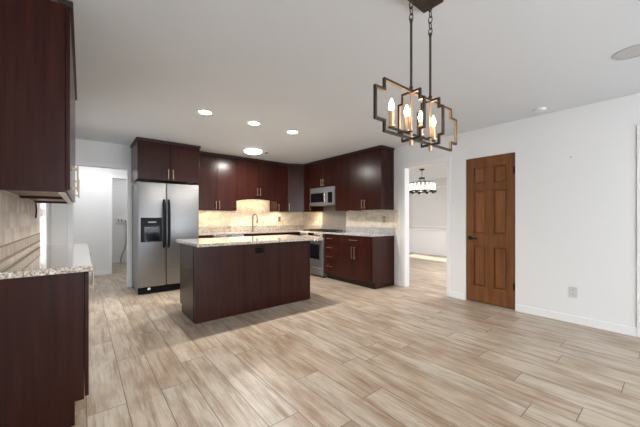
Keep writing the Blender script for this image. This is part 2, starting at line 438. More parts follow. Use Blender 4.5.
# casings (built as trims)
def casing_y(name, x, side, y0, y1, h, wd=.06, th=.014):      # on a wall of constant x
    xa, xb = (x-th, x) if side < 0 else (x, x+th)
    struct(name, boxes((xa, xb, y0-wd, y0, 0, h+wd), (xa, xb, y1, y1+wd, 0, h+wd), (xa, xb, y0, y1, h, h+wd), bev=.003), M['trim'])
def casing_x(name, y, side, x0, x1, h, wd=.06, th=.014):
    ya, yb = (y-th, y) if side < 0 else (y, y+th)
    struct(name, boxes((x0-wd, x0, ya, yb, 0, h+wd), (x1, x1+wd, ya, yb, 0, h+wd), (x0, x1, ya, yb, h, h+wd), bev=.003), M['trim'])
casing_y('trim_1', XR, -1, PY0, PY1, PH)
casing_y('trim_2', XR, -1, EY0, EY1, EH, .072)
casing_x('trim_3', YB, -1, DX0, DX1, DH, .062)
casing_x('trim_4', HY, -1, LX0, LX1, 2.04, .064)
# wainscot of the dining room: chair rail and board below it
bm = new(); box(bm, FX-.010, FX, .3, NY, .11, .78); box(bm, FX-.03, FX, .3, NY, .78, .82, .006)
struct('trim_5', bm, M['trim'])
# picture frame moulding on the dining wall
bm = new()
for a in ((4.2, 5.84, .90, .925), (4.2, 5.84, 2.16, 2.185), (4.2, 4.225, .925, 2.16), (5.815, 5.84, .925, 2.16)):
    box(bm, FX-.012, FX, a[0], a[1], a[2], a[3], .004)
struct('trim_6', bm, M['trim'])
# grey window shade panel at the left of that wall
w2 = struct('window_2', boxes((FX-.045, FX-.002, 5.90, 6.85, .825, 2.28)), M['grey_cloth'])
obj('window_frame', boxes((FX-.055, FX-.046, 6.0, 6.75, .9, .93), (FX-.055, FX-.046, 6.0, 6.75, 2.17, 2.2)), M['trim'], w2)

# window in the left wall: frame, sashes, panes
win = struct('window_1', boxes((XL-.10, XL+.012, WY0-.05, WY0+.03, WZ0-.05, WZ1+.05), (XL-.10, XL+.012, WY1-.03, WY1+.05, WZ0-.05, WZ1+.05),
                               (XL-.10, XL+.02, WY0+.03, WY1-.03, WZ0-.05, WZ0+.03), (XL-.10, XL+.012, WY0+.03, WY1-.03, WZ1-.03, WZ1+.05)), M['trim'])
obj('sash_rail', boxes((XL-.07, XL-.02, WY0+.03, WY1-.03, 1.21, 1.30)), M['trim'], win)
obj('pane', boxes((XL-.05, XL-.045, WY0+.03, WY1-.03, WZ0+.03, 1.21)), M['pane'], win)
obj('pane', boxes((XL-.05, XL-.045, WY0+.03, WY1-.03, 1.30, WZ1-.03)), M['pane'], win)
# glazing behind the camera and in the dining room
def window(name, x0, x1, y, z0, z1, mull):
    f = .05
    bs = [(x0, x0+f, y-.05, y+.05, z0, z1), (x1-f, x1, y-.05, y+.05, z0, z1), (x0+f, x1-f, y-.05, y+.05, z0, z0+f), (x0+f, x1-f, y-.05, y+.05, z1-f, z1)]
    for mx in mull: bs.append((mx-f/2, mx+f/2, y-.04, y+.04, z0+f, z1-f))
    o = struct(name, boxes(*bs), M['trim'])
    edges = [x0+f]+[v for mx in mull for v in (mx-f/2, mx+f/2)]+[x1-f]
    for i in range(0, len(edges), 2):
        obj('pane', boxes((edges[i], edges[i+1], y-.004, y+.004, z0+f, z1-f)), M['pane'], o)
    return o
window('window_3', .30, 2.60, YR-T/2, 0, 2.08, [1.45])
window('window_4', 2.85, 4.05, YR-T/2, .95, 2.08, [3.45])
window('window_5', 7.95, 8.72, NY+T/2, .80, 2.10, [])

# the wooden six panel door
def six_panel():
    x0 = XR+.006; th = .038; y0, y1, z0, z1 = OY0+.006, OY1-.006, .012, OH-.006
    W = y1-y0; st = .098
    mid = (y0+y1)/2; ms = .052
    zs = [(.23, .79), (.97, 1.575), (1.67, 1.90)]
    # stiles and rails
    bs = [(x0, x0+th, y0, y0+st, z0, z1), (x0, x0+th, y1-st, y1, z0, z1)]
    rails = [(z0, zs[0][0]), (zs[0][1], zs[1][0]), (zs[1][1], zs[2][0]), (zs[2][1], z1)]
    for a, b in rails: bs.append((x0, x0+th, y0+st, y1-st, a, b))
    for a, b in zs: bs.append((x0, x0+th, mid-ms, mid+ms, a, b))
    d = struct('door_1', boxes(*bs, bev=.003), M['door_wood'])
    for a, b in zs:
        for ya, yb in ((y0+st, mid-ms), (mid+ms, y1-st)):
            bm = new()
            box(bm, x0+.021, x0+.030, ya-.004, yb+.004, a-.004, b+.004)
            # raised field with sloping edges
            e = .03
            pr = [(ya, a), (yb, a), (yb, b), (ya, b)]; pi = [(ya+e, a+e), (yb-e, a+e), (yb-e, b-e), (ya+e, b-e)]
            o_ = [bm.verts.new((x0+.0208, *p)) for p in pr]; i_ = [bm.verts.new((x0+.006, *p)) for p in pi]
            for k in range(4): bm.faces.new((o_[k], o_[(k+1) % 4], i_[(k+1) % 4], i_[k]))
            bm.faces.new(i_)
            bmesh.ops.recalc_face_normals(bm, faces=bm.faces[:])
            obj('panel', bm, M['door_wood'], d)
    bm = new()
    hy, hz = y1-.055, .905
    cyl(bm, (x0, hy, hz), (x0-.010, hy, hz), .028, seg=24); cyl(bm, (x0-.01, hy, hz), (x0-.05, hy, hz), .009)
    tube(bm, [(x0-.045, hy+.008, hz), (x0-.05, hy-.02, hz+.002), (x0-.05, hy-.07, hz), (x0-.048, hy-.115, hz-.003)], [.010, .010, .009, .007])
    obj('door_handle', bm, M['black'], d, True, label='black lever handle')
    for hz in (.30, 1.81):
        bm = new(); cyl(bm, (x0-.004, y0-.001, hz-.045), (x0-.004, y0-.001, hz+.045), .006); box(bm, x0-.002, x0+.0, y0, y0+.02, hz-.045, hz+.045)
        obj('hinge', bm, M['black'], d, label='black hinge')
six_panel()
struct('trim_7', boxes((XR+.05, XR+T, OY0, OY0+.02, 0, OH), (XR+.05, XR+T, OY1-.02, OY1, 0, OH), (XR+.05, XR+T, OY0+.02, OY1-.02, OH-.02, OH), (XR+.06, XR+T, OY0+.02, OY1-.02, 0, OH-.02)), M['cab_dark'])
d2 = struct('door_2', boxes((XR+.03, XR+.07, EY0+.004, EY1-.004, .01, EH-.004), bev=.003), M['trim'])
bm = new(); cyl(bm, (XR+.03, EY0+.07, .95), (XR-.02, EY0+.07, .95), .012); cyl(bm, (XR-.02, EY0+.07, .95), (XR-.05, EY0+.07, .95), .028)
obj('door_handle', bm, M['black'], d2, True)

# tiled backsplashes
BSP = .010
struct('trim_8', boxes((1.60, 2.42, YB-BSP, YB, .90, 1.335), (2.42, 3.36, YB-BSP, YB, .90, 1.63), (3.36, XR, YB-BSP, YB, .90, 1.335)), M['tile'])
struct('trim_9', boxes((XR-BSP, XR, 5.20, YB-BSP, .90, 1.335), (XR-BSP, XR, 3.10, 4.417, .90, 1.335)), M['tile'])
struct('trim_10', boxes((XR-BSP, XR, 4.417, 5.20, .90, 1.45)), M['mosaic'])
struct('trim_11', boxes((XL, XL+BSP, 2.0, 4.26, .90, .945), (XL, XL+BSP, 2.0, 4.26, 1.03, 1.34)), M['tile_left'])
struct('trim_12', boxes((XL, XL+.015, 2.0, 4.26, .945, 1.03)), M['tile_band'])

struct('trim_13', boxes((XL, XL+.02, 2.0, 4.26, 1.026, 1.034), (XL, XL+.02, 2.0, 4.26, .942, .949), bev=.003), M['pencil'])

# ------------------------------------------------------------------ refrigerator
FY = 5.20; fx0, fx1 = .665, 1.555
fr = thing('refrigerator', 'stainless steel side by side refrigerator with black handles and ice dispenser', 'refrigerator', ((fx0+fx1)/2, 5.5, 0))
obj('body', boxes((fx0+.004, fx1-.004, FY+.075, 5.93, .03, 1.735), bev=.004), M['fridge_side'], fr, label='grey textured cabinet sides')
F = Face((fx0, FY+.07), (1, 0), (0, -1))
sp = .385
def fdoor(name, a0, a1):
    bm = new(); F.box(bm, a0, a1, 0, .068, .115, 1.75, .012); return obj(name, bm, M['steel'], fr, True)
fz = fdoor('freezer_door', 0, sp-.004); rf = fdoor('fresh_food_door', sp+.004, fx1-fx0)
def fhandle(par, a, s):
    bm = new(); pts = []
    for k in range(13):
        q = k/12; z = .72+q*.765
        pts.append(F.p(a+s*.012*math.sin(PI*q), .068+.012+.040*math.sin(PI*min(1, max(0, q)))**.45, z))
    tube(bm, pts, [.014]+[.019]*11+[.014], 12)
    obj('handle', bm, M['black'], par, True, label='black curved handle')
fhandle(fz, sp-.035, 0); fhandle(rf, sp+.035, 0)
bm = new(); F.box(bm, .03, .325, .066, .074, .815, 1.195, .004)
dsp = obj('dispenser', bm, M['black'], fz, label='black ice and water dispenser')
bm = new(); F.box(bm, .075, .285, .074, .0765, .83, 1.055, .001); F.box(bm, .12, .16, .0765, .085, .90, 1.0, .002); F.box(bm, .20, .24, .0765, .085, .90, 1.0, .002)
F.box(bm, .07, .29, .074, .10, .822, .835, .002)
obj('recess', bm, M['black_gloss'], fr)
bm = new(); F.box(bm, .13, .24, .074, .0755, 1.115, 1.135); obj('display', bm, M['display'], fr)
bm = new(); F.box(bm, .0, fx1-fx0, -.005, .045, .012, .108, .005)
for k in range(8): F.box(bm, .03, fx1-fx0-.03, .045, .048, .022+k*.010, .026+k*.010)
obj('bottom_grille', bm, M['black'], fr)
bm = new(); cyl(bm, F.p(.145, .046, .085), F.p(.145, .052, .085), .022, seg=20); obj('badge', bm, M['badge'], fr, label='small round chrome badge')
for a in (.04, fx1-fx0-.04):
    bm = new(); F.box(bm, a-.035, a+.035, -.06, .03, 1.738, 1.765, .004); obj('hinge_cover', bm, M['black'], fr)

# ------------------------------------------------------------------ upper cabinets
ZU = 1.335; ZT = 2.40
UY = 5.65; UX = 3.99
def upper(name, label, F, wdt, dep, z0, doors, group, cr=True, r0=False, r1=False, z1=ZT):
    c = F.p(wdt/2, -dep/2, z0)
    t = thing(name, label, 'cabinet', c, group)
    carcass(F, t, wdt, dep, z0, z1)
    for d in doors: cab_door(F, t, d[0], d[1], d[2], d[3], d[4] if len(d) > 4 else None)
    if cr: crown(F, t, 0, wdt, dep, r0, r1)
    return t
G = 'dark wood upper cabinets'
# above the refrigerator
Ff = Face((.66, 5.27), (1, 0), (0, -1)); wf = .925
upper('wall_cabinet', 'dark wood double door cabinet above the stainless refrigerator', Ff, wf, YB-5.27-.004, 1.80,
      [(.0, wf/2, 1.80, ZT, (wf/2-.035, 1.90, .16, True)), (wf/2, wf, 1.80, ZT, (wf/2+.035, 1.90, .16, True))], G, True, True, True)
# tall double left of the sink
F1 = Face((1.625, UY), (1, 0), (0, -1)); w1 = .793
upper('wall_cabinet', 'dark upper cabinet just right of the refrigerator, above the dishwasher', F1, w1, YB-UY-.004, ZU,
      [(0, .402, ZU, ZT, (.372, 1.44, .16, True)), (.402, w1, ZU, ZT, (.435, 1.44, .16, True))], G)
# above the sink, with an arched valance
F2 = Face((2.420, UY), (1, 0), (0, -1)); w2_ = .938
t = upper('wall_cabinet', 'shorter dark upper cabinet over the sink with arched valance below', F2, w2_, YB-UY-.004, 1.63,
          [(0, .484, 1.641, ZT, (.452, 1.74, .16, True)), (.484, w2_, 1.641, ZT, (.516, 1.74, .16, True))], G)
bm = new(); poly = [(0.0, 1.639), (0.0, 1.535)]
for k in range(13):
    q = k/12; poly.append((.004+q*(w2_-.008), 1.535+.05*math.sin(PI*q)**.75))
poly += [(w2_, 1.535), (w2_, 1.639)]
prism(bm, poly, lambda a, z: F2.p(a, .0005, z), lambda a, z: F2.p(a, .019, z))
obj('valance', bm, M['cab'], t, label='arched dark valance')
# narrow, right of the sink
F3 = Face((3.360, UY), (1, 0), (0, -1)); w3 = .283
upper('wall_cabinet', 'narrow dark upper cabinet between the sink valance and the corner cabinet', F3, w3, YB-UY-.004, ZU, [(0, w3, ZU, ZT, (.03, 1.42, .16, True))], G)
# diagonal corner
cx0, cy0, cx1, cy1 = 3.646, UY, 3.99, 5.47
dl = math.hypot(cx1-cx0, cy1-cy0)
Fd = Face((cx0, cy0), (cx1-cx0, cy1-cy0), (cy1-cy0, -(cx1-cx0)))
t = thing('corner_cabinet', 'dark angled upper cabinet in the corner between sink and stove', 'cabinet', (4.0, 5.7, ZU), G)
bm = new(); pl = [(cx0, cy0), (cx1, cy1), (XR-.004, cy1), (XR-.004, YB-.004), (cx0, YB-.004)]
prism(bm, pl, lambda x, y: (x, y, ZU), lambda x, y: (x, y, ZT)); obj('body', bm, M['cab'], t)
cab_door(Fd, t, .004, dl-.004, ZU, ZT, (.035, 1.44, .16, True))
crown(Fd, t, .01, dl-.01, .1)
# right wall run (faces -X); a grows towards the camera
def FR(y): return Face((UX, y), (0, -1), (-1, 0))
F4 = FR(5.465); w4 = .302
upper('wall_cabinet', 'narrow dark upper cabinet just left of the microwave', F4, w4, XR-UX-.004, ZU, [(0, w4, ZU, ZT, (w4-.03, 1.44, .16, True))], G)
MY0, MY1 = 4.385, 5.16
F5 = FR(MY1); w5 = MY1-MY0
upper('wall_cabinet', 'short dark cabinet with two small doors above the microwave', F5, w5, XR-UX-.004, 1.84,
      [(0, w5/2, 1.845, ZT, (w5/2-.032, 1.94, .14, True)), (w5/2, w5, 1.845, ZT, (w5/2+.032, 1.94, .14, True))], G)
F6 = FR(4.383); w6 = .373
upper('wall_cabinet', 'narrow plain dark upper cabinet just right of the microwave', F6, w6, XR-UX-.004, ZU, [(0, w6, ZU, ZT)], G)
F7 = FR(4.008); w7 = .80
upper('wall_cabinet', 'wide dark double door upper cabinet at the passage end of the stove wall', F7, w7, XR-UX-.004, ZU,
      [(0, w7/2, ZU, ZT, (w7/2-.032, 1.44, .16, True)), (w7/2, w7, ZU, ZT, (w7/2+.032, 1.44, .16, True))], G, True, False, True)
# near left run (faces +X)
LF = -.05
def FL(y, x=LF): return Face((x, y), (0, 1), (1, 0))
LC = 'dark cabinets of the near left run'
F8 = FL(2.20, LF-.024); w8 = .86
for F_, lab in ((FL(2.20, LF-.024), 'large dark upper cabinet in the left foreground, side panel facing us'), (FL(2.20+w8+.002, LF-.024), 'dark upper cabinet on the left wall behind the foreground one')):
    d_ = LF-.024-XL-.004
    t = upper('wall_cabinet', lab, F_, w8, d_, ZU, [(0, w8/2, ZU+.012, ZT, (w8/2-.035, 1.46, .17, True)), (w8/2, w8, ZU+.012, ZT, (w8/2+.035, 1.46, .17, True))], LC, True)
    bm = new(); F_.box(bm, .0, w8, -.03, .0, ZU-.006, ZU-.0005); obj('light_rail', bm, M['pale_edge'], t, label='pale strip under the front edge')

# ------------------------------------------------------------------ base cabinets
ZC = .878; TK = .10
def base(name, label, F, wdt, dep, doors, group, ends=(), tk=.065, TK=TK):
    t = thing(name, label, 'cabinet', F.p(wdt/2, -dep/2, 0), group)
    carcass(F, t, wdt, dep, TK, ZC, under='cab_dark')
    bm = new(); F.box(bm, 0.0, wdt, -dep, -tk-.002, 0, TK-.001)
    obj('toe_kick', bm, M['cab_dark'], t)
    for a, b in ends:
        bm = new(); prism(bm, [(-dep, 0), (-tk, 0), (-tk, TK), (0, TK), (0, ZC), (-dep, ZC)], lambda q, z: F.p(a, q, z), lambda q, z: F.p(b, q, z))
        obj('end_panel', bm, M['cab'], t)
    for d in doors: cab_door(F, t, d[0], d[1], d[2], d[3], d[4] if len(d) > 4 else None, d[5] if len(d) > 5 else 'door')
    return t
GB = 'dark wood base cabinets'
BY = 5.37; BX = 3.72
Fb = lambda x: Face((x, BY), (1, 0), (0, -1))
base('base_cabinet', 'slim dark base cabinet between the refrigerator and the dishwasher', Fb(1.60), .245, YB-BY-.004, [(0, .245, TK, ZC-.01, (.21, .70, .16, True))], GB)
base('base_cabinet', 'dark sink base cabinet under the faucet', Fb(2.452), .90, YB-BY-.004,
     [(0, .45, TK, .70, (.415, .60, .16, True)), (.45, .90, TK, .70, (.485, .60, .16, True)), (0, .90, .70, ZC-.01, None, 'false_drawer_front')], GB)
t = thing('corner_base_cabinet', 'dark corner base cabinet between the sink and the stove', 'cabinet', (3.9, 5.6, 0), GB)
bm = new(); prism(bm, [(3.354, BY), (BX, BY), (BX, 5.185), (XR-.004, 5.185), (XR-.004, YB-.004), (3.354, YB-.004)], lambda x, y: (x, y, TK), lambda x, y: (x, y, ZC)); obj('body', bm, M['cab'], t)
bm = new(); prism(bm, [(3.354, BY+.065), (BX+.065, BY+.065), (BX+.065, 5.185), (XR-.004, 5.185), (XR-.004, YB-.004), (3.354, YB-.004)], lambda x, y: (x, y, 0), lambda x, y: (x, y, TK-.001)); obj('toe_kick', bm, M['cab_dark'], t)
cab_door(Fb(3.354), t, .0, .34, TK, ZC-.01, (.30, .70, .16, True))
cab_door(Face((BX, BY), (0, -1), (-1, 0)), t, .03, .183, TK, ZC-.01)
# right of the stove
FRb = lambda y: Face((BX, y), (0, -1), (-1, 0))
wd = .425; t = base('base_cabinet', 'dark four drawer base cabinet beside the stove', FRb(4.412), wd, XR-BX-.004, [], GB)
zz = [TK, .345, .53, .70, ZC-.006]
for i in range(4): cab_door(FRb(4.412), t, 0, wd, zz[i], zz[i+1], (wd/2-.03, (zz[i]+zz[i+1])/2+(.04 if i == 0 else .01), .16, False), 'drawer')
w9 = .775; F9 = FRb(3.985)
base('base_cabinet', 'dark base cabinet with a drawer over two doors at the passage end', F9, w9, XR-BX-.004,
     [(0, w9, .70, ZC-.006, (w9/2, .80, .2, False), 'drawer'), (0, w9/2, TK, .70, (w9/2-.032, .58, .22, True)), (w9/2, w9, TK, .70, (w9/2+.032, .58, .22, True))], GB, [(w9+.0005, w9+.012)])
# near left run base
wl = .90
for y, lab in ((2.20, 'large dark base cabinet in the left foreground under the granite top'), (2.20+wl+.002, 'dark base cabinet on the left wall behind the foreground base cabinet')):
    base('base_cabinet', lab, FL(y, .010), wl, .010-XL-.004, [(0, wl/2, .142, ZC-.01, (wl/2-.035, .77, .17, True)), (wl/2, wl, .142, ZC-.01, (wl/2+.035, .77, .17, True))], LC, [(-.012, -.0005)] if y < 3 else (), .042, .135)

# ------------------------------------------------------------------ countertops
CT = .915
def counter(label, poly, mat='granite', ups=(), z0=.880, origin=None):
    bm = new(); prism(bm, poly, lambda x, y: (x, y, z0), lambda x, y: (x, y, CT))
    ed = [e for e in bm.edges if abs(e.verts[0].co.z-e.verts[1].co.z) < 1e-6]
    bmesh.ops.bevel(bm, geom=ed, offset=.006, segments=2, affect='EDGES', profile=.5)
    cx = sum(p[0] for p in poly)/len(poly); cy = sum(p[1] for p in poly)/len(poly)
    o = obj('countertop', bm, M[mat], None, origin=(cx, cy, z0)); tag(o, label, 'countertop')
    for lab, *u in ups: tag(obj('upstand', boxes((*u, CT+.0005, 1.015), bev=.003), M[mat]), lab, 'upstand')
    return o
g = .012
counter('cream granite countertop of the near left run, in the left foreground', [(XL+.017, 2.155), (.048, 2.155), (.048, 4.04), (XL+.017, 4.04)])
counter('L shaped cream granite countertop along the sink wall and corner', [(1.60, BY-.03), (BX-.03, BY-.03), (BX-.03, 5.185), (XR-g, 5.185), (XR-g, YB-g), (1.60, YB-g)],
        'granite', [('cream granite upstand strip behind the faucet', 1.60, XR-g, YB-g-.022, YB-g), ('short cream granite upstand strip between the corner and the stove', XR-g-.022, XR-g, 5.20, YB-g-.024)])
counter('cream granite countertop, tinted for cool light, right of the stove, ending at the passage', [(BX-.03, 3.175), (XR-g, 3.175), (XR-g, 4.412), (BX-.03, 4.412)],
        'granite_cool_lit', [('cream granite upstand strip, tinted for cool light, right of the stove', XR-g-.022, XR-g, 3.175, 4.41)])

# ------------------------------------------------------------------ island
IX0, IX1, IY0, IY1 = .98, 2.60, 3.42, 4.05
isl = thing('kitchen_island', 'dark wood kitchen island in the middle of the floor', 'kitchen island', ((IX0+IX1)/2, (IY0+IY1)/2, 0))
obj('body', boxes((IX0+.02, IX1-.02, IY0+.02, IY1, TK, ZC)), M['cab'], isl)
obj('corner_filler', boxes((IX0+.006, IX0+.0195, IY0+.0200, IY0+.0615, 0, ZC)), M['cab_dark'], isl)  # recessed board coloured darker to stand for the shade in the groove
obj('toe_kick', boxes((IX0+.02, IX1-.02, IY0+.02, IY1-.07, 0, TK-.001)), M['cab_dark'], isl)
bm = new(); prism(bm, [(IY0+.062, 0), (IY1-.07, 0), (IY1-.07, TK), (IY1, TK), (IY1, ZC), (IY0+.062, ZC)], lambda y, z: (IX0, y, z), lambda y, z: (IX0+.0195, y, z))
obj('end_panel', bm, M['cab'], isl)
bm = new(); prism(bm, [(IY0+.062, 0), (IY1-.07, 0), (IY1-.07, TK), (IY1, TK), (IY1, ZC), (IY0+.062, ZC)], lambda y, z: (IX1, y, z), lambda y, z: (IX1-.0195, y, z))
obj('end_panel', bm, M['cab'], isl)
for a, b in ((IX0, 1.548), (1.552, 2.073), (2.077, IX1)):
    obj('back_panel', boxes((a, b, IY0, IY0+.0195, 0, ZC), bev=.001), M['cab'], isl)
Fi = Face((IX1, IY1), (-1, 0), (0, 1)); wi = IX1-IX0
for k in range(4):
    a0 = k*wi/4; a1 = a0+wi/4
    cab_door(Fi, isl, a0, a1, TK, .68, ((a1-.035) if k % 2 == 0 else a0+.035, .58, .16, True)); cab_door(Fi, isl, a0, a1, .68, ZC-.01, ((a0+a1)/2, .78, .16, False), 'drawer')
counter('cream granite countertop of the island', [(.935, 3.19), (2.655, 3.19), (2.655, 4.09), (.935, 4.09)])
def outlet(label, c, n, body='outlet_plate', wdt=.072, hgt=.116, cat='outlet', horiz=False):
    """duplex outlet: plate and two sockets"""
    n = Vector(n); t_ = Vector((n.y, -n.x, 0)) if True else None
    Fo = Face((c[0], c[1]), (t_.x, t_.y), (n.x, n.y))
    if horiz: wdt, hgt = hgt, wdt
    t = thing('outlet', label, cat, c)
    bm = new(); Fo.box(bm, -wdt/2, wdt/2, .0005, .006, c[2]-hgt/2, c[2]+hgt/2, .002); obj('plate', bm, M[body], t)
    for s in (-1, 1):
        da, dz = (s*.028, 0) if horiz else (0, s*.026)
        bm = new(); Fo.box(bm, da-.014, da+.014, .006, .008, c[2]+dz-.016, c[2]+dz+.016, .001)
        k = obj('socket', bm, M[body], t)
        bm = new()
        for q in (-.006, .006): Fo.box(bm, da+q-.0014, da+q+.0014, .008, .0086, c[2]+dz-.006, c[2]+dz+.007)
        obj('slot', bm, M['outlet_slot'], k)
outlet('dark brown outlet on the long back panel of the island', (1.775, IY0, .775), (0, -1, 0), 'outlet_brown', horiz=True)
outlet('white outlet low on the plain wall right of the wooden door', (XR, .755, .35), (-1, 0, 0))
outlet('small outlet in the tiled backsplash near the passage', (XR-BSP, 3.42, 1.165), (-1, 0, 0), 'tile_band')
outlet('outlet on the tiled backsplash right of the faucet', (3.62, YB-BSP, 1.165), (0, -1, 0), 'nickel')

# ------------------------------------------------------------------ dishwasher
dw = thing('dishwasher', 'stainless dishwasher under the sink wall counter', 'dishwasher', (2.15, 5.65, 0))
obj('body', boxes((1.850, 2.448, BY+.002, 5.93, .10, .872)), M['fridge_side'], dw)
bm = new(); Fdw = Face((1.850, BY), (1, 0), (0, -1)); Fdw.box(bm, .002, .596, 0, .028, .11, .74, .004); obj('door', bm, M['steel'], dw)
bm = new(); Fdw.box(bm, .002, .596, 0, .030, .745, .872, .004); obj('control_panel', bm, M['steel_light'], dw)
bm = new(); Fdw.box(bm, .25, .35, .030, .032, .845, .86, .001); obj('display', bm, M['black'], dw)
bm = new(); Fdw.box(bm, .05, .55, .055, .07, .70, .72, .004); [Fdw.box(bm, a, a+.012, .027, .056, .703, .717) for a in (.07, .518)]; obj('handle', bm, M['steel_light'], dw)
obj('toe_kick', boxes((1.852, 2.446, BY+.06, BY+.30, 0, .098)), M['black'], dw)

# ------------------------------------------------------------------ range
RY0, RY1 = 4.416, 5.181
RX = 3.67
rg = thing('stove', 'stainless steel gas range with black oven window', 'stove', (4.0, 4.8, 0))
Fg = Face((RX, RY1), (0, -1), (-1, 0)); wr = RY1-RY0
obj('body', boxes((RX+.03, XR-.014, RY0, RY1, .03, .895), bev=.003), M['steel'], rg)
bm = new(); box(bm, RX+.03, XR-.014, RY0+.001, RY1-.001, .896, .918, .004); obj('cooktop', bm, M['black_gloss'], rg, label='black cooktop')
for k in range(3):
    ya = RY0+.02+k*(wr-.04)/3; yb = ya+(wr-.04)/3-.006
    bm = new(); xa, xb = RX+.10, XR-.10
    for q in range(5):
        xx = xa+(xb-xa)*q/4; box(bm, xx-.006, xx+.006, ya, yb, .930, .944)
    for yy in (ya+.006, (ya+yb)/2, yb-.006): box(bm, xa-.006, xb+.006, yy-.006, yy+.006, .930, .944)
    for xx in (xa, xb):
        for yy in (ya+.006, yb-.006): box(bm, xx-.006, xx+.006, yy-.006, yy+.006, .917, .932)
    obj('grate', bm, M['iron'], rg)
    for xx in (RX+.20, XR-.24):
        bm = new(); cyl(bm, (xx, (ya+yb)/2, .917), (xx, (ya+yb)/2, .928), .035, .03); obj('burner', bm, M['iron'], rg)
bm = new(); prism(bm, [(.03, .80), (-.02, .80), (.012, .915), (.03, .915)], lambda d_, z: (RX+d_, RY0+.001, z), lambda d_, z: (RX+d_, RY1-.001, z)); obj('control_panel', bm, M['steel_light'], rg)
for k, a in enumerate((.07, .15, .23, .54, .62, .70)):
    bm = new(); p = Fg.p(a, .008, .855); q = Fg.p(a, .036, .847); cyl(bm, p, q, .022, .018, 20); obj('knob', bm, M['steel_light'], rg, True)
bm = new(); Fg.box(bm, .30, .47, .006, .016, .83, .885, .004); obj('display', bm, M['black_gloss'], rg)
bm = new(); Fg.box(bm, .004, wr-.004, -.028, .006, .235, .79, .006); od = obj('oven_door', bm, M['steel'], rg)
bm = new(); Fg.box(bm, .10, wr-.10, .006, .009, .36, .66, .002); obj('oven_window', bm, M['black_gloss'], od)
bm = new(); cyl(bm, Fg.p(.05, .05, .735), Fg.p(wr-.05, .05, .735), .012); [cyl(bm, Fg.p(a, .004, .735), Fg.p(a, .05, .735), .009) for a in (.09, wr-.09)]; obj('handle', bm, M['steel_light'], od, True)
bm = new(); Fg.box(bm, .004, wr-.004, -.028, .006, .055, .228, .006); dr = obj('drawer', bm, M['steel'], rg)
bm = new(); Fg.box(bm, .03, wr-.03, .006, .03, .190, .212, .005); obj('handle', bm, M['steel_light'], dr)
bm = new(); [box(bm, RX+.06+k*.5, RX+.10+k*.5, y, y+.04, 0, .031) for k in (0, 1) for y in (RY0+.04, RY1-.08)]; obj('foot', bm, M['black'], rg)

# ------------------------------------------------------------------ microwave
MX = 3.915; mz0, mz1 = 1.455, 1.835
mw = thing('microwave', 'stainless over the range microwave with dark window', 'microwave', (4.1, 4.77, mz0))
obj('body', boxes((MX+.025, XR-.012, MY0+.002, MY1-.002, mz0, mz1), bev=.003), M['steel'], mw)
Fm = Face((MX+.024, MY1-.002), (0, -1), (-1, 0)); wm = MY1-MY0-.004
bm = new(); Fm.box(bm, .002, .585, 0, .024, mz0+.004, mz1-.075, .004); md = obj('door', bm, M['steel'], mw)
bm = new(); Fm.box(bm, .03, .49, .024, .026, mz0+.07, mz1-.115, .001); obj('window', bm, M['black_gloss'], md)
bm = new(); pts = [Fm.p(.535, .022+.038*math.sin(PI*k/8)**.4, mz0+.035+(mz1-mz0-.14)*k/8) for k in range(9)]; tube(bm, pts, .011, 10); obj('handle', bm, M['steel_light'], md, True)
bm = new(); Fm.box(bm, .588, wm-.002, 0, .024, mz0+.004, mz1-.075, .004); cp = obj('control_panel', bm, M['steel'], mw)
bm = new(); Fm.box(bm, .61, wm-.025, .024, .0255, mz0+.05, mz1-.115, .001); obj('keypad', bm, M['black_gloss'], cp)
bm = new(); Fm.box(bm, .002, wm-.002, 0, .022, mz1-.072, mz1-.002, .003)
for k in range(4): Fm.box(bm, .03, wm-.03, .022, .024, mz1-.06+k*.014, mz1-.054+k*.014)
obj('vent_grille', bm, M['steel'], mw)

# ------------------------------------------------------------------ faucet
fc = thing('faucet', 'brass coloured gooseneck faucet at the sink wall', 'faucet', (2.87, 5.83, CT))
bm = new(); lathe(bm, [(0, 0), (.028, 0), (.028, .012), (.018, .03), (.016, .10), (0, .10)], 2.87, 5.83, CT, 20); obj('base', bm, M['bronze_faucet'], fc, True)
bm = new(); pts = [(2.87, 5.83, CT+.09), (2.87, 5.83, CT+.27)]
for k in range(1, 11):
    an = PI*k/10; pts.append((2.87+.02*(1-math.cos(an))*.5, 5.83-.085+.085*math.cos(an), CT+.27+.085*math.sin(an)))
pts.append((2.89, 5.66, CT+.22)); tube(bm, pts, .014, 12); sp_ = obj('spout', bm, M['bronze_faucet'], fc, True)
bm = new(); cyl(bm, (2.89, 5.66, CT+.225), (2.89, 5.66, CT+.16), .014, .017); obj('spray_head', bm, M['bronze_faucet'], sp_, True)
bm = new(); tube(bm, [(2.885, 5.83, CT+.07), (2.92, 5.825, CT+.08), (2.96, 5.82, CT+.12)], [.008, .007, .006]); obj('lever', bm, M['bronze_faucet'], fc, True)

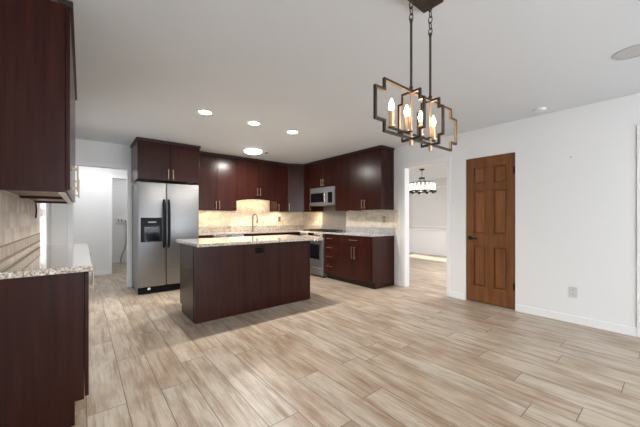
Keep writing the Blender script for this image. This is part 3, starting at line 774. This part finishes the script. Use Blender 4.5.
# ------------------------------------------------------------------ ceiling fittings
def spot(parent, power, angle, blend, col, rad=.05, dz=0):
    l = D.lights.new('lamp_light', 'SPOT'); l.energy = power; l.spot_size = R(angle); l.spot_blend = blend; l.color = col; l.shadow_soft_size = rad
    o = D.objects.new('lamp_light', l); COL.objects.link(o); o.parent = parent; o.location = (0, 0, dz)
for x, y, lab in ((1.125, 3.53, 'leftmost of the three small recessed ceiling lights in a row'), (1.755, 3.53, 'middle one of the three small recessed ceiling lights in a row'), (2.37, 3.54, 'rightmost of the three small recessed ceiling lights in a row')):
    t = thing('recessed_light', lab, 'ceiling light', (x, y, CE), 'recessed lights above the island')
    bm = new(); lathe(bm, [(.070, -.0005), (.092, -.0005), (.094, -.005), (.080, -.009), (.070, -.006)], x, y, CE, 32); obj('trim_ring', bm, M['white_plastic'], t, True)
    bm = new(); lathe(bm, [(0, -.004), (.0705, -.004)], x, y, CE, 32); obj('lens', bm, M['can'], t)
    spot(t, 76, 150, .6, (1, .945, .88), .04, -.015)
fx, fy = 2.41, 4.88
t = thing('flush_ceiling_light', 'larger round ceiling light nearest the sink wall cabinets', 'ceiling light', (fx, fy, CE))
bm = new(); lathe(bm, [(0, -.0005), (.17, -.0005), (.17, -.03), (.155, -.03)], fx, fy, CE, 40); obj('base_ring', bm, M['white_plastic'], t, True)
bm = new(); lathe(bm, [(.155, -.03), (.15, -.055), (.11, -.075), (.06, -.082), (0, -.084)], fx, fy, CE, 40); obj('diffuser', bm, M['dome'], t, True)
l = D.lights.new('lamp_light', 'AREA'); l.shape = 'DISK'; l.size = .2; l.energy = 34; l.color = (1, .95, .88)
o = D.objects.new('lamp_light', l); COL.objects.link(o); o.parent = t; o.location = (0, 0, -.09)
t = thing('smoke_detector', 'small white round detector on the ceiling near the right wall', 'smoke detector', (4.07, 1.0, CE))
bm = new(); lathe(bm, [(0, -.0005), (.058, -.0005), (.058, -.010), (.050, -.022), (0, -.025)], 4.07, 1.0, CE, 28); obj('housing', bm, M['white_plastic'], t, True)
bm = new(); lathe(bm, [(0, -.0255), (.012, -.0255), (.012, -.028), (0, -.029)], 4.07, 1.0, CE, 16); obj('button', bm, M['white_plastic'], t, True)
t = thing('ceiling_speaker', 'round grey grille on the ceiling at the right edge', 'ceiling speaker', (3.21, .212, CE))
bm = new(); lathe(bm, [(.096, -.0005), (.112, -.0005), (.112, -.006), (.096, -.007)], 3.21, .212, CE, 40); obj('rim', bm, M['grey_grille'], t, True)
bm = new(); lathe(bm, [(0, -.006), (.06, -.0058), (.0958, -.005)], 3.21, .212, CE, 40); obj('grille', bm, M['grey_grille'], t, True)
bm = new(); lathe(bm, [(0, -.0005), (.035, -.0005), (.03, -.02), (0, -.024)], 2.72, 4.96, CE, 20)
tag(obj('ceiling_sensor', bm, M['grey_cloth'], None, True, origin=(0, 0, 0)), 'tiny dark fitting on the ceiling beside the larger round light', 'sensor')
bm = new(); cyl(bm, (XR, .775, 1.885), (XR-.006, .775, 1.885), .006, .005, 10); tag(obj('wall_screw', bm, M['outlet_slot']), 'tiny dark screw in the bare white wall above the outlet', 'screw')

# under cabinet strips
def strip(label, x0, x1, y0, y1, z, power):
    t = thing('under_cabinet_light', label, 'lamp', ((x0+x1)/2, (y0+y1)/2, z), 'under cabinet lights')
    obj('housing', boxes((x0, x1, y0, y1, z-.010, z)), M['white_plastic'], t)
    obj('diffuser', boxes((x0+.004, x1-.004, y0+.004, y1-.004, z-.013, z-.0102)), M['led'], t)
    l = D.lights.new('lamp_light', 'AREA'); l.shape = 'RECTANGLE'; l.size = x1-x0; l.size_y = y1-y0; l.energy = power; l.color = (1, .75, .46)
    o = D.objects.new('lamp_light', l); COL.objects.link(o); o.parent = t; o.location = (0, 0, -.018)
strip('light strip under the cabinet right of the refrigerator', 1.68, 2.38, 5.80, 5.84, ZU+.019, 1.5)
strip('light strip behind the arched valance over the sink', 2.5, 3.3, 5.78, 5.82, 1.629+.02, 2.4)
strip('light strip under the narrow cabinet right of the sink', 3.42, 3.68, 5.80, 5.84, ZU+.019, 1.6)
strip('light strip under the narrow cabinet left of the microwave', 4.12, 4.16, 5.19, 5.38, ZU+.019, 1.3)

# ------------------------------------------------------------------ near chandelier
CX, CY = 1.461, .90
ch = thing('chandelier', 'bronze and brass chandelier of stepped frames with four candle bulbs in the foreground', 'chandelier', (CX, CY, CE))
bm = new(); box(bm, CX-.125, CX+.125, CY-.062, CY+.062, CE-.028, CE-.0005, .003); obj('canopy', bm, M['bronze'], ch)
def stepped(hw, step, z=(1.607, 1.657, 1.818, 1.870), bar=.0115):
    def ring(hw, i):
        a, b, c, d = z[0]+i, z[1]+i, z[2]-i, z[3]-i
        w_, s_ = hw-i, hw-step-i
        return [(-w_, b), (-w_, c), (-s_, c), (-s_, d), (s_, d), (s_, c), (w_, c), (w_, b), (s_, b), (s_, a), (-s_, a), (-s_, b)]
    return ring(hw, 0), ring(hw, bar)
def ring_mesh(outer, inner, f, th):
    bm = new(); n = len(outer)
    A = [[bm.verts.new(f(p[0], p[1], s*th/2)) for p in outer] for s in (-1, 1)]
    B = [[bm.verts.new(f(p[0], p[1], s*th/2)) for p in inner] for s in (-1, 1)]
    for i in range(n):
        j = (i+1) % n
        bm.faces.new((A[0][i], A[0][j], B[0][j], B[0][i])); bm.faces.new((A[1][j], A[1][i], B[1][i], B[1][j]))
        bm.faces.new((A[0][j], A[0][i], A[1][i], A[1][j]))
        q = bm.faces.new((B[0][i], B[0][j], B[1][j], B[1][i])); q.material_index = 1
    bmesh.ops.recalc_face_normals(bm, faces=bm.faces[:])
    return bm
o_, i_ = stepped(.398, .067)
obj('long_frame', ring_mesh(o_, i_, lambda a, z, t_: (CX+a, CY+t_, z), .014), [M['bronze'], M['brass']], ch)
RODS = (CX-.100, CX+.090)
o_, i_ = stepped(.082, .024, (1.604, 1.652, 1.816, 1.866))
for rx in RODS:
    obj('cross_frame', ring_mesh(o_, i_, lambda a, z, t_: (rx+t_, CY+a, z), .014), [M['bronze'], M['brass']], ch)
    bm = new(); cyl(bm, (rx, CY, 1.878), (rx, CY, 2.24), .0065, seg=12); cyl(bm, (rx, CY, 1.872), (rx, CY, 1.89), .010, seg=12)
    cyl(bm, (rx, CY, 2.235), (rx, CY, 2.25), .009, seg=12); obj('rod', bm, M['bronze'], ch, True)
    bm = new(); cyl(bm, (rx, CY, 1.575), (rx, CY, 1.872), .006, seg=12); cyl(bm, (rx, CY, 1.578), (rx, CY, 1.606), .011, seg=12); obj('centre_tube', bm, M['brass'], ch, True)
    bm = new()                                                     # chain links
    nl = 5; zt, zb = CE-.026, 2.243; L = (zt-zb)/nl
    for k in range(nl):
        cz = zt-(k+.5)*L; hl = L*.5+.004; pts = []
        for q in range(16):
            an = 2*PI*q/16; a = .011*math.cos(an); z = cz+hl*math.sin(an)
            pts.append((rx+a, CY, z) if k % 2 else (rx, CY+a, z))
        tube(bm, pts, .003, 6, True)
    obj('chain', bm, M['bronze'], ch, True)
KY = CY+.028
KX = [1.228, 1.362, 1.497, 1.632]
bm = new(); box(bm, KX[0]-.02, KX[-1]+.02, KY-.007, KY+.007, 1.646, 1.656, .002)
for rx in RODS: box(bm, rx-.006, rx+.006, CY-.006, KY, 1.646, 1.655)
obj('candle_bar', bm, M['bronze'], ch)
for kx in KX:
    bm = new(); lathe(bm, [(0, 1.656), (.021, 1.656), (.024, 1.664), (.0145, 1.666), (.0145, 1.738), (0, 1.738)], kx, KY, 0, 18); s = obj('candle_sleeve', bm, M['brass'], ch, True)
    bm = new(); lathe(bm, [(0, 1.7385), (.010, 1.739), (.0135, 1.755), (.014, 1.768), (.0095, 1.785), (.0035, 1.800), (0, 1.804)], kx, KY, 0, 16); obj('bulb', bm, M['bulb'], s, True)

# ------------------------------------------------------------------ dining chandelier
EX, EY = 6.72, 4.13
dc = thing('chandelier', 'round black chandelier with lit crystal ring in the dining room', 'chandelier', (EX, EY, CE))
bm = new(); lathe(bm, [(0, -.0005), (.065, -.0005), (.06, -.03), (.012, -.04), (.012, -.06)], EX, EY, CE, 24); obj('canopy', bm, M['iron'], dc, True)
bm = new(); cyl(bm, (EX, EY, 2.22), (EX, EY, 2.39), .007); obj('stem', bm, M['iron'], dc, True)
bm = new(); lathe(bm, [(0, 2.22), (.075, 2.22), (.075, 2.19), (0, 2.19)], EX, EY, 0, 24); obj('hub', bm, M['iron'], dc, True)
bm = new(); tube(bm, [(EX+.31*math.cos(2*PI*k/36), EY+.31*math.sin(2*PI*k/36), 1.875) for k in range(36)], .016, 8, True)
tube(bm, [(EX+.31*math.cos(2*PI*k/36), EY+.31*math.sin(2*PI*k/36), 2.075) for k in range(36)], .011, 6, True)
for k in range(6):
    an = 2*PI*k/6+.2; tube(bm, [(EX+.06*math.cos(an), EY+.06*math.sin(an), 2.20), (EX+.10*math.cos(an), EY+.10*math.sin(an), 2.05), (EX+.22*math.cos(an), EY+.22*math.sin(an), 1.90), (EX+.31*math.cos(an), EY+.31*math.sin(an), 1.875)], .006, 6)
obj('ring', bm, M['iron'], dc, True)
for k in range(20):
    an = 2*PI*k/20; x, y = EX+.31*math.cos(an), EY+.31*math.sin(an)
    bm = new(); m = Matrix.Translation((x, y, 1.98)) @ Matrix.Rotation(an, 4, 'Z'); box(bm, -.008, .008, -.024, .024, -.085, .085, .004, 1, m); obj('crystal', bm, M['crystal_lit'], dc)
for k in range(10):
    an = 2*PI*k/10+.15; x, y = EX+.31*math.cos(an), EY+.31*math.sin(an)
    bm = new(); lathe(bm, [(0, 1.82), (.025, 1.825), (.042, 1.86), (.035, 1.888), (0, 1.89)], x, y, 0, 12); obj('cup', bm, M['iron'], dc, True)

# ------------------------------------------------------------------ laundry hookup
lh = thing('laundry_hookup', 'washer hookup valves with grey drain hose on the laundry room wall', 'hose', (.88, 9.44, .6))
bm = new(); box(bm, .70, .92, 9.425, 9.449, 1.06, 1.20, .004); obj('outlet_box', bm, M['white_plastic'], lh)
for x in (.75, .82):
    bm = new(); cyl(bm, (x, 9.40, 1.13), (x, 9.43, 1.13), .018); cyl(bm, (x, 9.40, 1.09), (x, 9.40, 1.16), .010); obj('valve', bm, M['nickel'], lh, True)
bm = new(); tube(bm, [(.90, 9.40, 1.13), (.93, 9.38, 1.05), (.93, 9.37, .80), (.92, 9.37, .55), (.88, 9.36, .35), (.83, 9.36, .22), (.80, 9.37, .10), (.80, 9.38, .02)], .016, 10); obj('drain_hose', bm, M['hose'], lh, True)
# dark cord below the left cabinet
bm = new(); tube(bm, [(XL+.018, 3.88, 1.33), (XL+.022, 3.885, 1.27), (XL+.018, 3.88, 1.19)], .006, 8)
tag(obj('cord', bm, M['black'], None, True), 'short dark cord hanging under the far left upper cabinet', 'cord')
